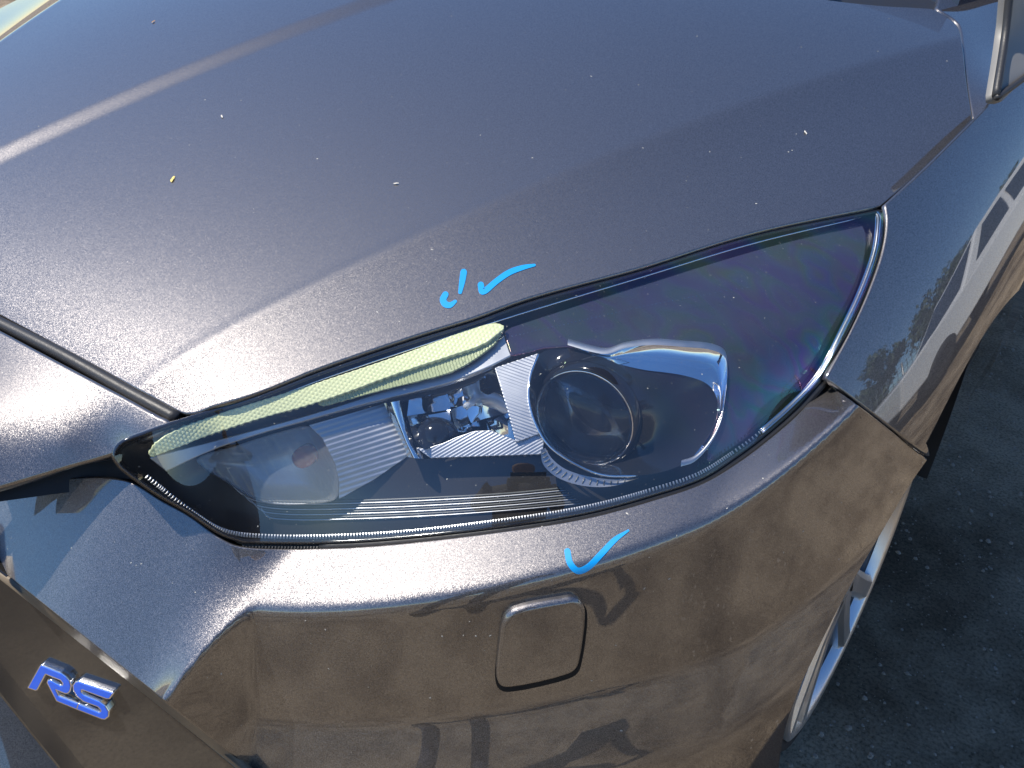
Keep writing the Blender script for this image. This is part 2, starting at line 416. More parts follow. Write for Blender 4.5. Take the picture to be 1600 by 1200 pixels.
# dark recess below the nose panel, in front of the lamp corner
REC = lambda U, V: NOSE(U, V, .045)
patch('grille_recess', [(-120, 740), (100, 690), (200, 665), (262, 690), (215, 757), (100, 770), (-120, 800)], REC, BLACK, car, step=20, edge=20, flange=0)

# ---- headlight ---------------------------------------------------------------
lamp = empty('headlight', car); lamp['label'] = 'clear swept-back headlight with projector lens and yellowish light strip'
top_uv = [(290, 652), (333, 638), (400, 618), (500, 579), (650, 528), (740, 500), (824, 470), (1000, 421), (1175, 366), (1372, 325)]
right_uv = [(1381, 330), (1381, 352), (1376, 391), (1355, 454), (1323, 524), (1287, 594)]
bot_uv = [(1287, 594), (1243, 643), (1195, 685), (1153, 716), (1099, 750), (1019, 777), (914, 805), (775, 827), (600, 846), (500, 851), (380, 850)]
left_uv = [(380, 850), (346, 838), (290, 801), (246, 776), (208, 750), (184, 730), (174, 712), (184, 692), (225, 674), (265, 660), (290, 652)]
lamp_o = sp(top_uv, 7)+sp(right_uv, 5)+sp(bot_uv, 6)[1:]+sp(left_uv, 5)[1:-1]
kt = hit(F_hood, *np.array(top_uv[1:], float).T)+np.array([0, 0, -.003])
kb = hit(F_bumper, *np.array(bot_uv[1::2]+[(385, 850)], float).T)
kr = hit(F_fender, *np.array(right_uv[1:5], float).T)
kl = np.array([onz(174, 712, .712), onz(208, 750, .688), onz(265, 660, .731)])
LENS0 = TPS(np.vstack([kt, kb, kr, kl]), 1e-5)
kk = []
for (u_, v_, o_) in ((520, 700, -.010), (800, 640, -.016), (1050, 590, -.028), (1200, 500, -.026), (1275, 515, -.018), (1130, 650, -.018), (350, 730, -.004), (700, 740, -.010), (1000, 700, -.016)):
    kk.append(LENS0([u_], [v_], o_)[0])
LENS = TPS(np.vstack([kt, kb, kr, kl, np.array(kk)]), 6e-5)
def L(u_, v_, off): return LENS(u_, v_, off)
Lz = lambda off: (lambda U, V: LENS(U, V, off))

# bumper cover
S_bum = lambda U, V: hit(F_bumper, U, V)
b_lamp = sp([(-40, 780), (60, 757), (117, 749), (170, 749), (205, 757), (250, 784), (292, 807), (345, 845), (374, 857), (500, 859), (600, 854), (775, 834), (915, 812), (1020, 784), (1102, 756), (1158, 722), (1200, 690), (1249, 647), (1290, 599)], 7)
b_gap = sp([(1290, 599), (1355, 647), (1410, 690), (1448, 719)], 5)
b_arch = sp([(1448, 719), (1425, 752), (1378, 830), (1328, 915), (1284, 1000), (1249, 1075), (1226, 1140), (1216, 1200), (1212, 1260)], 5)
bum = b_lamp+b_gap[1:]+b_arch[1:]+[(1060, 1420), (640, 1420)]+sp([(600, 1362), (395, 1202), (200, 1047), (0, 888), (-40, 856)], 8)
bumper = patch('bumper', bum, S_bum, PAINT, car, step=8, edge=6, flange=.02, bead=.002, h=.3)

# clear cover: thin polycarbonate shell
def clear_mat():
    m, n, b = mat('clear_polycarbonate'); n.nodes.remove(b); out = n.nodes['Material Output']
    tr = N_(n, 'ShaderNodeBsdfTransparent'); tr.inputs[0].default_value = (.95, .965, .965, 1)
    gl = N_(n, 'ShaderNodeBsdfGlossy'); gl.inputs['Roughness'].default_value = .012
    # rainbow sheen of the stressed cover painted into the gloss tint, strongest outwards
    tq = N_(n, 'ShaderNodeTexCoord'); mq = N_(n, 'ShaderNodeMapping'); mq.inputs['Rotation'].default_value = (.4, .5, .7); mq.inputs['Scale'].default_value = (6, 15, 15)
    nq = N_(n, 'ShaderNodeTexNoise', Scale=1., Detail=1.5); n.links.new(tq.outputs['Object'], mq.inputs[0]); n.links.new(mq.outputs[0], nq.inputs['Vector'])
    rq = N_(n, 'ShaderNodeValToRGB'); el = rq.color_ramp.elements; el[0].position = .28; el[0].color = (.35, .42, 1, 1); el[1].position = .74; el[1].color = (.75, .35, 1, 1)
    for p_, c_ in ((.36, (.85, .25, 1, 1)), (.43, (.10, .45, 1, 1)), (.48, (.15, 1, .9, 1)), (.53, (.45, 1, .35, 1)), (.58, (1, .75, .35, 1)), (.64, (.9, .2, .9, 1))): e_ = el.new(p_); e_.color = c_
    n.links.new(nq.outputs['Fac'], rq.inputs[0])
    sx = N_(n, 'ShaderNodeSeparateXYZ'); n.links.new(tq.outputs['Object'], sx.inputs[0]); my = N_(n, 'ShaderNodeMapRange'); my.inputs[1].default_value = .34; my.inputs[2].default_value = .52; my.inputs[4].default_value = .9
    n.links.new(sx.outputs[1], my.inputs[0]); mc = N_(n, 'ShaderNodeMix', data_type='RGBA'); mc.inputs[6].default_value = (1, 1, 1, 1)
    n.links.new(my.outputs[0], mc.inputs[0]); n.links.new(rq.outputs[0], mc.inputs[7]); n.links.new(mc.outputs[2], gl.inputs['Color'])
    # thin sheet: same reflectance from either side
    fr = N_(n, 'ShaderNodeFresnel'); gb = N_(n, 'ShaderNodeNewGeometry'); ib = N_(n, 'ShaderNodeMapRange'); ib.inputs[3].default_value = 1.8; ib.inputs[4].default_value = 1/1.8
    n.links.new(gb.outputs['Backfacing'], ib.inputs[0]); n.links.new(ib.outputs[0], fr.inputs[0]); mx = N_(n, 'ShaderNodeMixShader')
    tc = N_(n, 'ShaderNodeTexCoord'); no = N_(n, 'ShaderNodeTexNoise', Scale=420., Detail=3.); n.links.new(tc.outputs['Object'], no.inputs['Vector'])
    rp = N_(n, 'ShaderNodeValToRGB'); rp.color_ramp.elements[0].position = .70; rp.color_ramp.elements[1].position = .78; rp.color_ramp.elements[1].color = (.30, .30, .30, 1)
    n2 = N_(n, 'ShaderNodeTexNoise', Scale=9., Detail=6.); n.links.new(tc.outputs['Object'], n2.inputs['Vector'])
    r2 = N_(n, 'ShaderNodeMapRange'); r2.inputs[1].default_value = .35; r2.inputs[2].default_value = .8; r2.inputs[3].default_value = .004; r2.inputs[4].default_value = .022
    n.links.new(n2.outputs['Fac'], r2.inputs[0])
    ad = N_(n, 'ShaderNodeMath', operation='ADD'); n.links.new(no.outputs['Fac'], rp.inputs[0]); n.links.new(rp.outputs[0], ad.inputs[0]); n.links.new(r2.outputs[0], ad.inputs[1])
    df = N_(n, 'ShaderNodeBsdfDiffuse'); df.inputs[0].default_value = (.62, .62, .60, 1); m2 = N_(n, 'ShaderNodeMixShader')
    n.links.new(ad.outputs[0], m2.inputs[0]); n.links.new(tr.outputs[0], m2.inputs[1]); n.links.new(df.outputs[0], m2.inputs[2])
    n.links.new(fr.outputs[0], mx.inputs[0]); n.links.new(m2.outputs[0], mx.inputs[1]); n.links.new(gl.outputs[0], mx.inputs[2])
    n.links.new(mx.outputs[0], out.inputs['Surface']); return m
CLEAR = clear_mat()
lens_o = shrink(lamp_o, 5)
lens = patch('clear_cover', lens_o, LENS, CLEAR, lamp, step=10, edge=6, flange=.008, bead=.0025)
# housing: black rim round the cover and the tub behind it
O3 = resample(lamp_o, 6); I3 = shrink(O3, 13)
loft('housing_rim', [L(*O3.T, .004), L(*shrink(O3, 3).T, .0015), L(*shrink(O3, 7).T, .003), L(*shrink(O3, 9).T, .012), L(*I3.T, .030)], GLOSSBLK, lamp)
loft('housing', [L(*O3.T, .005), L(*O3.T, .09), L(*shrink(O3, 40).T, .16)], BLACK, lamp, cap=True)
# lower gasket, ribbed rubber
gk = sp(bot_uv[:-1], 6)
tube('gasket', L(*np.array([(a, b+3) for a, b in gk]).T, .006), .0042, RUBBER, lamp, 8)

# ---------------- lamp interior (offsets are metres behind the cover)
def rib_S(off, du, dv, wl, amp, ph=0.):
    """fluted sheet: ribs across the direction (du,dv), wl in survey units"""
    def S(U, V):
        U = np.atleast_1d(np.asarray(U, float)); V = np.atleast_1d(np.asarray(V, float))
        t = (U*du+V*dv)/wl
        o = (off(U, V) if callable(off) else off) + amp*np.sin(math.pi*t+ph)**2
        return LENS(U, V, o)
    return S
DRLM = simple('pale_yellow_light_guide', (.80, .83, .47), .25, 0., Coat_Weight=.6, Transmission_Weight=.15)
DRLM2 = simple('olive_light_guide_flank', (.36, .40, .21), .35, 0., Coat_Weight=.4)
AMBER = simple('amber_bulb', (.55, .10, .02), .15, 0., Transmission_Weight=.3)
FILM, n_, b_ = mat('dark_bezel_with_interference_sheen')
b_.inputs['Base Color'].default_value = (.05, .05, .065, 1); b_.inputs['Roughness'].default_value = .10; b_.inputs['Metallic'].default_value = .4
tc_ = N_(n_, 'ShaderNodeTexCoord'); no_ = N_(n_, 'ShaderNodeTexNoise', Scale=7., Detail=2.5); mr_ = N_(n_, 'ShaderNodeMapRange')
mp_ = N_(n_, 'ShaderNodeMapping'); mp_.inputs['Rotation'].default_value = (.5, .3, .6); mp_.inputs['Scale'].default_value = (1, 2.4, 2.4)
mr_.inputs[1].default_value = .25; mr_.inputs[2].default_value = .75; mr_.inputs[3].default_value = 240; mr_.inputs[4].default_value = 820
n_.links.new(tc_.outputs['Object'], mp_.inputs[0]); n_.links.new(mp_.outputs[0], no_.inputs['Vector']); n_.links.new(no_.outputs['Fac'], mr_.inputs[0])
n_.links.new(mr_.outputs[0], b_.inputs['Thin Film Thickness']); b_.inputs['Thin Film IOR'].default_value = 1.9
BEZEL = noise_rough(simple('dark_grey_bezel', (.030, .028, .028), .3), 70, .18, .32)

turn_o = sp([(307, 719), (370, 696), (444, 673), (482, 666), (503, 684), (524, 726), (530, 757), (526, 778), (510, 785), (409, 785), (360, 757)], 5, closed=True)
high_o = [(638, 624), (693, 612), (738, 594), (775, 574), (842, 553), (829, 590), (826, 612), (831, 645), (842, 675), (849, 690), (847, 708), (673, 714), (648, 686), (636, 650)]
shroud_o = sp([(842, 554), (829, 586), (827, 618), (833, 648), (848, 682), (865, 702), (910, 729), (946, 741), (995, 743), (1040, 736), (1079, 718), (1101, 691), (1119, 655), (1121, 626), (1110, 603), (1090, 593), (1058, 585), (1007, 577), (946, 561), (887, 542)], 4, closed=True)
plate_o = [(484, 665), (601, 631), (622, 670), (637, 712), (587, 747), (530, 779), (531, 757), (525, 726), (504, 684)]
# bezel: upper part carries the sheen, lower part is matt dark
split = [(232, 722), (300, 708), (420, 668), (560, 640), (640, 614), (745, 584), (845, 548), (890, 538), (960, 541), (1022, 534), (1090, 540), (1128, 550), (1140, 580), (1134, 640), (1110, 700), (1090, 735)]
Iw = np.array(resample(shrink(lamp_o, 13), 6))
def bez_off(U, V): return .026 + .012*sst((np.asarray(V)-(760-.33*np.asarray(U)))/90)
S_bez = lambda U, V: LENS(U, V, bez_off(np.atleast_1d(U), np.atleast_1d(V)))
grow = lambda o, d: [tuple(p) for p in shrink(resample(o, 6), -d)]
bez = patch('bezel', [tuple(p) for p in Iw], S_bez, BEZEL, lamp, step=9, edge=6, holes=[grow(turn_o, .5), shrink(resample(plate_o, 6), 1.5), shrink(resample(high_o, 6), 1.5), shroud_o], flange=.006, bead=.0012)
# raised upper bezel with the coloured sheen
up_o = [(1110, 722)]+split[::-1][1:4]+split[::-1][4:9]+[(850, 540), (800, 552), (790, 520)]+sp([(800, 512), (1000, 446), (1175, 394), (1335, 349)], 5)+sp([(1346, 352), (1352, 372), (1340, 440), (1305, 515), (1262, 585), (1215, 638), (1160, 688)], 5)
patch('upper_bezel', up_o, Lz(.017), FILM, lamp, step=10, edge=6, flange=.012, bead=.0025)
# long ledge under the light strip
ledge_o = sp([(236, 716), (330, 692), (420, 668), (500, 645), (600, 613), (660, 597), (710, 584), (745, 565), (790, 522)], 5)+sp([(800, 553), (760, 573), (700, 596), (640, 612), (560, 632), (480, 655), (400, 678), (330, 702), (260, 735)], 5)
patch('ledge', ledge_o, Lz(.019), SATIN, lamp, step=8, edge=5, flange=.006, bead=.0015)
# light strip: prismatic guide
drl_top = sp([(234, 710), (240, 697), (265, 679), (325, 654), (395, 631), (500, 598), (650, 547), (740, 513), (775, 506), (786, 509)], 5)
drl_bot = sp([(786, 513), (757, 535), (705, 554), (650, 572), (600, 590), (500, 626), (395, 656), (325, 679), (290, 693), (238, 713)], 5)
def S_drl(U, V):
    U = np.atleast_1d(np.asarray(U, float)); V = np.atleast_1d(np.asarray(V, float))
    a = (U*.95-V*.31)/6.0; b = (U*.31+V*.95)/6.5
    return LENS(U, V, .0065 - .0045*sst((430-U)/170) - .00045*np.abs(np.sin(math.pi*a))*np.abs(np.sin(math.pi*(b+.5*np.floor(a)))))
drl = patch('light_strip', drl_top+drl_bot, S_drl, DRLM, lamp, step=1.9, edge=3, flange=.004, bead=.001, h=.3)
drl['label'] = 'pale yellow prismatic light strip along the lamp top'
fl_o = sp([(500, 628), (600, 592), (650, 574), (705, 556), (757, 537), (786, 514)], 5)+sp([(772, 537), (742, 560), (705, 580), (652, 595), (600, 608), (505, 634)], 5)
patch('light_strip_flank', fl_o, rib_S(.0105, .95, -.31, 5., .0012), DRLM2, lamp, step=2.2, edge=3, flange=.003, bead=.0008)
# inner white line = front edge of the cover's frame
tube('frame_edge', L(*np.array(sp([(300, 668), (400, 632), (500, 594), (650, 543), (786, 499), (1000, 434), (1175, 381), (1345, 340)], 8)).T, .008), .0009, CHROME, lamp, 6)

def bowl(name, o, off0, depth, k_in, m, parent, smooth=True, rows=6, step=6, cap=True):
    O = resample(o, step); c = O.mean(0); R = []
    for j in range(rows+1):
        t = j/rows; q = c+(O-c)*(1-(1-k_in)*t**1.6); R.append(L(*q.T, off0+depth*math.sin(t*math.pi/2)))
    return loft(name, R, m, parent, cap=cap, smooth=smooth)
# turn signal pocket
ts = bowl('turn_signal_reflector', turn_o, .028, .050, .25, SATIN, lamp)
bc = L(478, 712, .055)[0]; ax_ = np.array([.35, -.85, .35]); ax_ /= np.linalg.norm(ax_)
prof = [(0, .016), (.006, .0155), (.0095, .012), (.0105, .004), (.0105, -.012), (.007, -.016), (.007, -.03)]
lathe('amber_bulb', bc, ax_, prof, AMBER, lamp, 24)
TURNL, n_, b_ = mat('frosted_turn_signal_lens'); n_.nodes.remove(b_)
t1 = N_(n_, 'ShaderNodeBsdfTransparent'); d1_ = N_(n_, 'ShaderNodeBsdfDiffuse'); d1_.inputs[0].default_value = (.55, .57, .58, 1); g1 = N_(n_, 'ShaderNodeBsdfGlossy', Roughness=.1); m1_ = N_(n_, 'ShaderNodeMixShader'); m2_ = N_(n_, 'ShaderNodeMixShader')
m1_.inputs[0].default_value = .17; m2_.inputs[0].default_value = .08
n_.links.new(t1.outputs[0], m1_.inputs[1]); n_.links.new(d1_.outputs[0], m1_.inputs[2]); n_.links.new(m1_.outputs[0], m2_.inputs[1]); n_.links.new(g1.outputs[0], m2_.inputs[2]); n_.links.new(m2_.outputs[0], n_.nodes['Material Output'].inputs[0])
patch('turn_signal_lens', shrink(resample(turn_o, 6), 2), rib_S(.030, .85, -.5, 4.5, .0007), TURNL, lamp, step=2.0, edge=3, flange=.002, bead=.0006)
# fluted plate beside it
patch('fluted_plate', plate_o, rib_S(lambda U, V: .024+.00008*(U-484), .30, .955, 8.2, .00035), SATIN, lamp, step=1.7, edge=3, flange=.012, bead=.0006, h=.25)
# chrome fin between plate and high beam
fin = [[(600, 630), (619, 627), (637, 623)], [(608, 648), (624, 650), (638, 650)], [(618, 670), (630, 672), (643, 676)], [(628, 690), (638, 694), (651, 695)], [(637, 714), (650, 716), (672, 717)]]
fr_ = [L(*np.array(sp(r_, 4)).T, np.array([.020, .018, .015, .013, .012, .014, .018, .024, .032])) for r_ in fin]
loft('chrome_fin', fr_, CHROME, lamp, closed=False)

# high beam: faceted mirror
hb = empty('high_beam', lamp)
cols = [[(639, 625), (636, 650), (648, 687), (664, 703)], [(668, 618), (668, 645), (680, 680), (690, 695)], [(700, 610), (704, 640), (712, 672), (718, 683)], [(722, 601), (727, 632), (733, 662), (741, 675)], [(748, 590), (752, 622), (758, 654), (766, 674)], [(772, 577), (783, 608), (794, 645), (806, 688)]]
dep = [.024, .050, .066, .070, .062, .030]
for i in range(5):
    for j in range(3):
        a, b_, c_, d_ = cols[i][j], cols[i+1][j], cols[i+1][j+1], cols[i][j+1]
        k = [.7, 1.0, 1.0, .72]
        q = [L(*a, dep[i]*k[j])[0], L(*b_, dep[i+1]*k[j])[0], L(*c_, dep[i+1]*k[j+1])[0], L(*d_, dep[i]*k[j+1])[0]]
        cen = sum(q)/4; tilt = rng.uniform(-.006, .006, 4)
        q = [p + (p-EYE)/np.linalg.norm(p-EYE)*t_ for p, t_ in zip(q, tilt)]
        mid = [(q[m_]+q[(m_+1) % 4])/2 for m_ in range(4)]
        cc = cen + (cen-EYE)/np.linalg.norm(cen-EYE)*.006
        V_ = q+mid+[cc]
        mesh('reflector_facet', V_, [(0, 4, 8, 7), (4, 1, 5, 8), (8, 5, 2, 6), (7, 8, 6, 3)], CHROME, hb)
hb_floor = [(652, 700), (664, 702), (690, 694), (718, 682), (742, 674), (767, 673), (806, 689), (846, 676), (849, 690), (847, 709), (673, 715)]
patch('reflector_floor', hb_floor, rib_S(.022, .5, .866, 4.6, .0002), SATIN, lamp, step=1.7, edge=3, flange=.003, bead=.0006, h=.25)
hb_side = [(774, 575), (842, 552), (829, 588), (825, 612), (830, 645), (845, 676), (807, 690), (795, 645), (784, 608)]
patch('fluted_side', hb_side, rib_S(.018, -.33, .944, 4.8, .0004), SATIN, lamp, step=1.7, edge=3, flange=.003, bead=.0006, h=.25)
hc = L(735, 630, .05)[0]
lathe('high_beam_bulb', hc, (.25, -.9, .3), [(0, .014), (.0025, .0135), (.0035, .010), (.0035, -.01), (.006, -.012), (.006, -.03)], simple('bulb_glass', (.8, .82, .85), .08, 0., Coat_Weight=1., Transmission_Weight=.6), lamp, 20)
sh_c = L(676, 680, .038)[0]
lathe('dark_reflection_cap', sh_c, (-.1, -.75, .65), [(0, .014), (.010, .011), (.017, .004), (.019, -.006), (.019, -.016)], GLOSSBLK, lamp, 28)  # black cap added to give the mirror its dark reflection

# projector
pj = L(921, 645, .052)[0]; pax = np.array([.16, -.97, .12]); pax /= np.linalg.norm(pax)
PR = .0470
GLASS, n_, b_ = mat('projector_glass'); n_.nodes.remove(b_)
g1 = N_(n_, 'ShaderNodeBsdfGlass', IOR=1.5, Roughness=0.); t1 = N_(n_, 'ShaderNodeBsdfTransparent'); m1_ = N_(n_, 'ShaderNodeMixShader'); m1_.inputs[0].default_value = .55
n_.links.new(t1.outputs[0], m1_.inputs[1]); n_.links.new(g1.outputs[0], m1_.inputs[2]); n_.links.new(m1_.outputs[0], n_.nodes['Material Output'].inputs[0])
cap_ = [(PR*math.sin(a), .006+.030*(math.cos(a)-math.cos(1.15))/(1-math.cos(1.15))) for a in np.linspace(0, math.pi/2, 14)] 
cap_ = [(PR*t, .004+.026*math.sqrt(max(0, 1-(t*.93)**2))) for t in np.sin(np.linspace(0, math.pi/2, 16))]
lathe('projector_lens', pj, pax, cap_+[(PR, .003), (PR*.96, .000), (0, .000)], GLASS, lamp, 72)
lathe('projector_ring', pj, pax, [(PR*1.005, -.004), (PR*1.01, .013), (PR*1.05, .016), (PR*1.12, .014), (PR*1.16, .006), (PR*1.18, -.01)], GLOSSBLK, lamp, 72)
lathe('projector_ring_edge', pj, pax, [(PR*1.015, .0138), (PR*1.03, .0166), (PR*1.055, .0160)], CHROME, lamp, 72)
lathe('projector_bowl', pj, pax, [(PR*1.0, -.002), (PR*.92, -.020), (PR*.7, -.042), (PR*.35, -.056), (0, -.060)], CHROME, lamp, 60)
lathe('cutoff_shield', pj, pax, [(0, -.028), (PR*.80, -.026), (PR*.82, -.03)], BLACK, lamp, 40, math.pi, 2*math.pi)
# shroud: black bowl running out to the right of the projector
So = resample(shroud_o, 5); nS = len(So)
a_, e1_, e2_ = frame(pax); ang = []
pu, pv, _ = proj(pj[None]); 
P_out = L(*So.T, .020)
for p in P_out:
    d = p-pj; ang.append(math.atan2(d@e2_, d@e1_))
P_in = np.array([pj + a_*.004 + PR*1.17*(math.cos(t)*e1_+math.sin(t)*e2_) for t in ang])
R_ = []
for t in np.linspace(0, 1, 10):
    q = P_out*(1-t)+P_in*t; bulge = math.sin(math.pi*t)*.011
    dirv = (q-EYE)/np.linalg.norm(q-EYE, axis=1)[:, None]
    wgt = np.clip(np.linalg.norm(P_out-P_in, axis=1)/.10, .1, 1.2)
    R_.append(q + dirv*(bulge*wgt)[:, None])
loft('projector_shroud', R_, GLOSSBLK, lamp)
# chrome rim round the shroud: thin on the left, a broad blade on the upper right
bl_out = sp([(887, 539), (930, 551), (950, 553), (977, 544), (1022, 539), (1067, 542), (1112, 547), (1131, 557), (1136, 590), (1132, 630), (1126, 662), (1108, 697), (1084, 722), (1064, 729)], 5)
bl_in = sp([(889, 543), (920, 553), (946, 563), (975, 571), (1007, 578), (1040, 582), (1070, 587), (1100, 597), (1113, 608), (1121, 627), (1118, 657), (1100, 691), (1078, 718), (1062, 727)], 5)
A_ = L(*np.array(bl_out).T, .014); M_ = L(*((np.array(bl_out)*.5+np.array(bl_in)*.5)).T, .024); B_ = L(*np.array(bl_in).T, .0185)
loft('chrome_blade', [A_, A_*.5+M_*.5-(EYE-A_)*.002, M_, B_*.6+M_*.4, B_], CHROME, lamp, closed=False)
loft('blade_lip', [L(*np.array(bl_out).T, .0135), L(*(np.array(bl_out)+np.array([0, -5])).T, .0128), L(*(np.array(bl_out)+np.array([1, -10])).T, .017)], SATIN, lamp, closed=False)
tube('shroud_rim', L(*np.array(sp([(842, 552), (829, 586), (826, 618), (832, 650), (848, 684), (866, 704), (910, 731), (946, 743), (995, 744)], 6)).T, .0165), .0012, CHROME, lamp, 8)
cr_lo = sp([(845, 703), (848, 724), (866, 743), (897, 756), (932, 761), (965, 758), (998, 747)], 6)
cr_up = sp([(852, 700), (862, 716), (880, 731), (905, 741), (935, 747), (965, 749), (997, 746)], 6)
loft('lower_crescent', [L(*np.array(cr_lo).T, .020), L(*(np.array(cr_lo)*.5+np.array(cr_up)*.5).T, .0225), L(*np.array(cr_up).T, .023)], SATIN, lamp, closed=False)
for i in range(16):
    t = 2+i*2; 
    if t < len(cr_lo): tube('crescent_rib', np.vstack([L(*(np.array(cr_lo[t])*.8+np.array(cr_up[t])*.2), .0208), L(*(np.array(cr_lo[t])*.2+np.array(cr_up[t])*.8), .0222)]), .0006, GREYP, lamp, 5)
# fine ribs on the lamp floor
for i in range(8):
    v0 = 782+i*4.3
    pts = sp([(352+i*8, 752+i*6.2), (384+i*5, 775+i*4.8), (420+i*4, v0+1), (560, v0+1.5-i*.2), (700, v0-4-i*.3), (800, v0-10-i*.5), (880+i*4, v0-18-i*.8)], 8)
    tube('floor_rib', S_bez(*np.array(pts).T)-np.array([0, 0, -.0012]), .0010, SATIN if i % 2 else GREYP, lamp, 6)
# moulded serration and dots inside the cover
def beads(name, path, step, size, off, m, elong=1.):
    c = resample(sp(path, 8), step, closed=False); c = c[::1]; P = L(*c.T, off); V = []; F = []
    t = np.gradient(P, axis=0); t /= np.linalg.norm(t, axis=1)[:, None]
    for p, tt in zip(P, t):
        n = (EYE-p); n /= np.linalg.norm(n); b = np.cross(n, tt); k = len(V)
        for (x_, y_, z_) in ((-1, -1, 0), (1, -1, 0), (1, 1, 0), (-1, 1, 0), (0, 0, 1)):
            V.append(p + tt*x_*size*.5 + b*y_*size*elong*.5 + n*z_*size*.5)
        F += [(k, k+1, k+4), (k+1, k+2, k+4), (k+2, k+3, k+4), (k+3, k, k+4)]
    o = mesh(name, V, F, m, lamp, smooth=False); o['kind'] = 'stuff'; return o
bl2 = [(230, 745), (300, 800), (350, 829), (420, 838), (600, 834), (775, 815), (914, 793), (1010, 768), (1092, 740), (1145, 707), (1187, 676), (1234, 634), (1277, 586), (1312, 520), (1344, 452), (1366, 388)]
beads('moulded_serration', bl2, 4.6, .0018, .006, SATIN, 2.2)
beads('moulded_dots', [(800, 525), (900, 503), (1000, 480), (1100, 461), (1168, 449)], 7, .0009, .004, CHROME)
beads('gasket_ribs', [(380, 856), (500, 857), (600, 852), (775, 833), (914, 811), (1019, 783), (1099, 756), (1153, 722), (1195, 691), (1243, 649), (1285, 602)], 5.2, .0026, .0035, RUBBER, 2.4)
# bright refraction lines of the cover's outer side wall, drawn as metal beads
for q_ in (6, 9.5, 13):
    rr = np.array(sp([(1372-q_*.3, 325+q_), (1381-q_, 334+q_*.5), (1381-q_, 352), (1376-q_, 391), (1355-q_, 452), (1323-q_, 520), (1287-q_, 588), (1240-q_*.8, 640-q_*.4), (1195-q_*.6, 680-q_*.6)], 6))
    tube('edge_refraction_line', L(*rr.T, .001+q_*.0004), .0010, CHROME if q_ != 9.5 else SATIN, lamp, 6)

# ---- washer cover on the bumper
wc = sp([(797, 969), (808, 961), (880, 946), (897, 944), (907, 952), (909, 968), (901, 1030), (896, 1045), (884, 1052), (800, 1071), (787, 1070), (783, 1058), (788, 1000), (791, 980)], 4, closed=True)
def S_wc(U, V): P = S_bum(U, V); d = EYE-P; return P + d/np.linalg.norm(d, axis=1)[:, None]*.011
patch('washer_gap', [tuple(p) for p in shrink(resample(wc, 4), -9)], lambda U, V: S_bum(U, V)+np.array([.0002, -.0006, .0001]), GAP, car, step=8, edge=4, flange=0)
washer = patch('washer_cover', wc, S_wc, PAINT, car, step=6, edge=4, flange=.014, bead=.0042, h=.6)
washer['label'] = 'raised rounded square washer cover on the bumper'

DARKP = noise_rough(simple('gloss_dark_grille_paint', (.022, .021, .020), .12, 0., Coat_Weight=1.), 30, .08, .2)
# ---- trim beside the grille and the badge
def ony(u, v, y): d = ray(u, v); return EYE + d*(y-EYE[1])/d[1]
def onx(u, v, x): d = ray(u, v); return EYE + d*(x-EYE[0])/d[0]
L1 = S_bum([0., 200., 390.], [890., 1049., 1202.])
tn = np.cross(L1[2]-L1[0], np.array([.05, -.14, -1.])); tn /= np.linalg.norm(tn); tn *= np.sign(tn@(EYE-L1[1]))
def TR(U, V, off=0.):
    U = np.atleast_1d(np.asarray(U, float)); V = np.atleast_1d(np.asarray(V, float)); d = ray(U, V)
    p0 = L1.mean(0)-tn*(.006+off); return EYE + d*(((p0-EYE)@tn)/(d@tn))[:, None]
trim_o = [(-100, 822), (0, 900), (190, 1055), (380, 1212), (460, 1276), (300, 1400), (160, 1290), (90, 1200), (-2, 1083), (-100, 960)]
patch('grille_surround', trim_o, TR, DARKP, car, step=14, edge=10, flange=.012, bead=.003)
edge_o = [(-36, 861), (0, 889), (200, 1048), (395, 1203), (470, 1262)]
EDGE_M = noise_rough(simple('ground_reflection_brown_lip', (.16, .125, .085), .45), 60, .35, .6)  # brown of the mirrored ground painted into the lip colour
loft('surround_lip', [S_bum(*np.array(sp(edge_o, 8)).T)+np.array([0, .002, -.0005]), TR(*(np.array(sp(edge_o, 8))+np.array([-3, 9])).T, -.004), TR(*(np.array(sp(edge_o, 8))+np.array([-5, 15])).T, .002)], EDGE_M, car, closed=False)
sh3 = [TR(*np.array([(-110, 950), (-2, 1084), (45, 1143), (92, 1201), (170, 1300)]).T, -.001)]
sh3 += [sh3[0]+np.array([-.012, -.05, -.027]), sh3[0]+np.array([-.03, -.12, -.07])]
loft('lower_grille_bar', sh3, PAINT, car, closed=False)
badge = empty('badge', car); badge['label'] = 'blue enamel and chrome RS badge on the grille surround'
zc_ = lambda pts: [(20+a/8, 1010+b/8) for a, b in pts]
R_o = zc_([(185, 520), (335, 252), (358, 240), (600, 338), (665, 385), (708, 440), (722, 505), (708, 565), (680, 592), (645, 588), (528, 540), (570, 622), (815, 720), (795, 788), (545, 685), (425, 455), (435, 430), (470, 428), (590, 492), (618, 492), (625, 465), (595, 425), (405, 348), (300, 545), (280, 552)])
S_o = zc_([(817, 722), (1080, 830), (1100, 815), (1095, 790), (1060, 755), (880, 690), (800, 625), (755, 550), (750, 490), (775, 455), (820, 440), (1255, 585), (1205, 655), (1165, 655), (870, 545), (850, 550), (855, 580), (885, 610), (1075, 690), (1150, 745), (1195, 820), (1190, 880), (1150, 912), (1110, 910), (797, 789)])
BLUE = simple('blue_enamel', (.01, .13, .80), .3, 0., Coat_Weight=.8)
ENM = noise_rough(simple('badge_chrome', (.80, .80, .80), .1, 1.), 300, .06, .2)
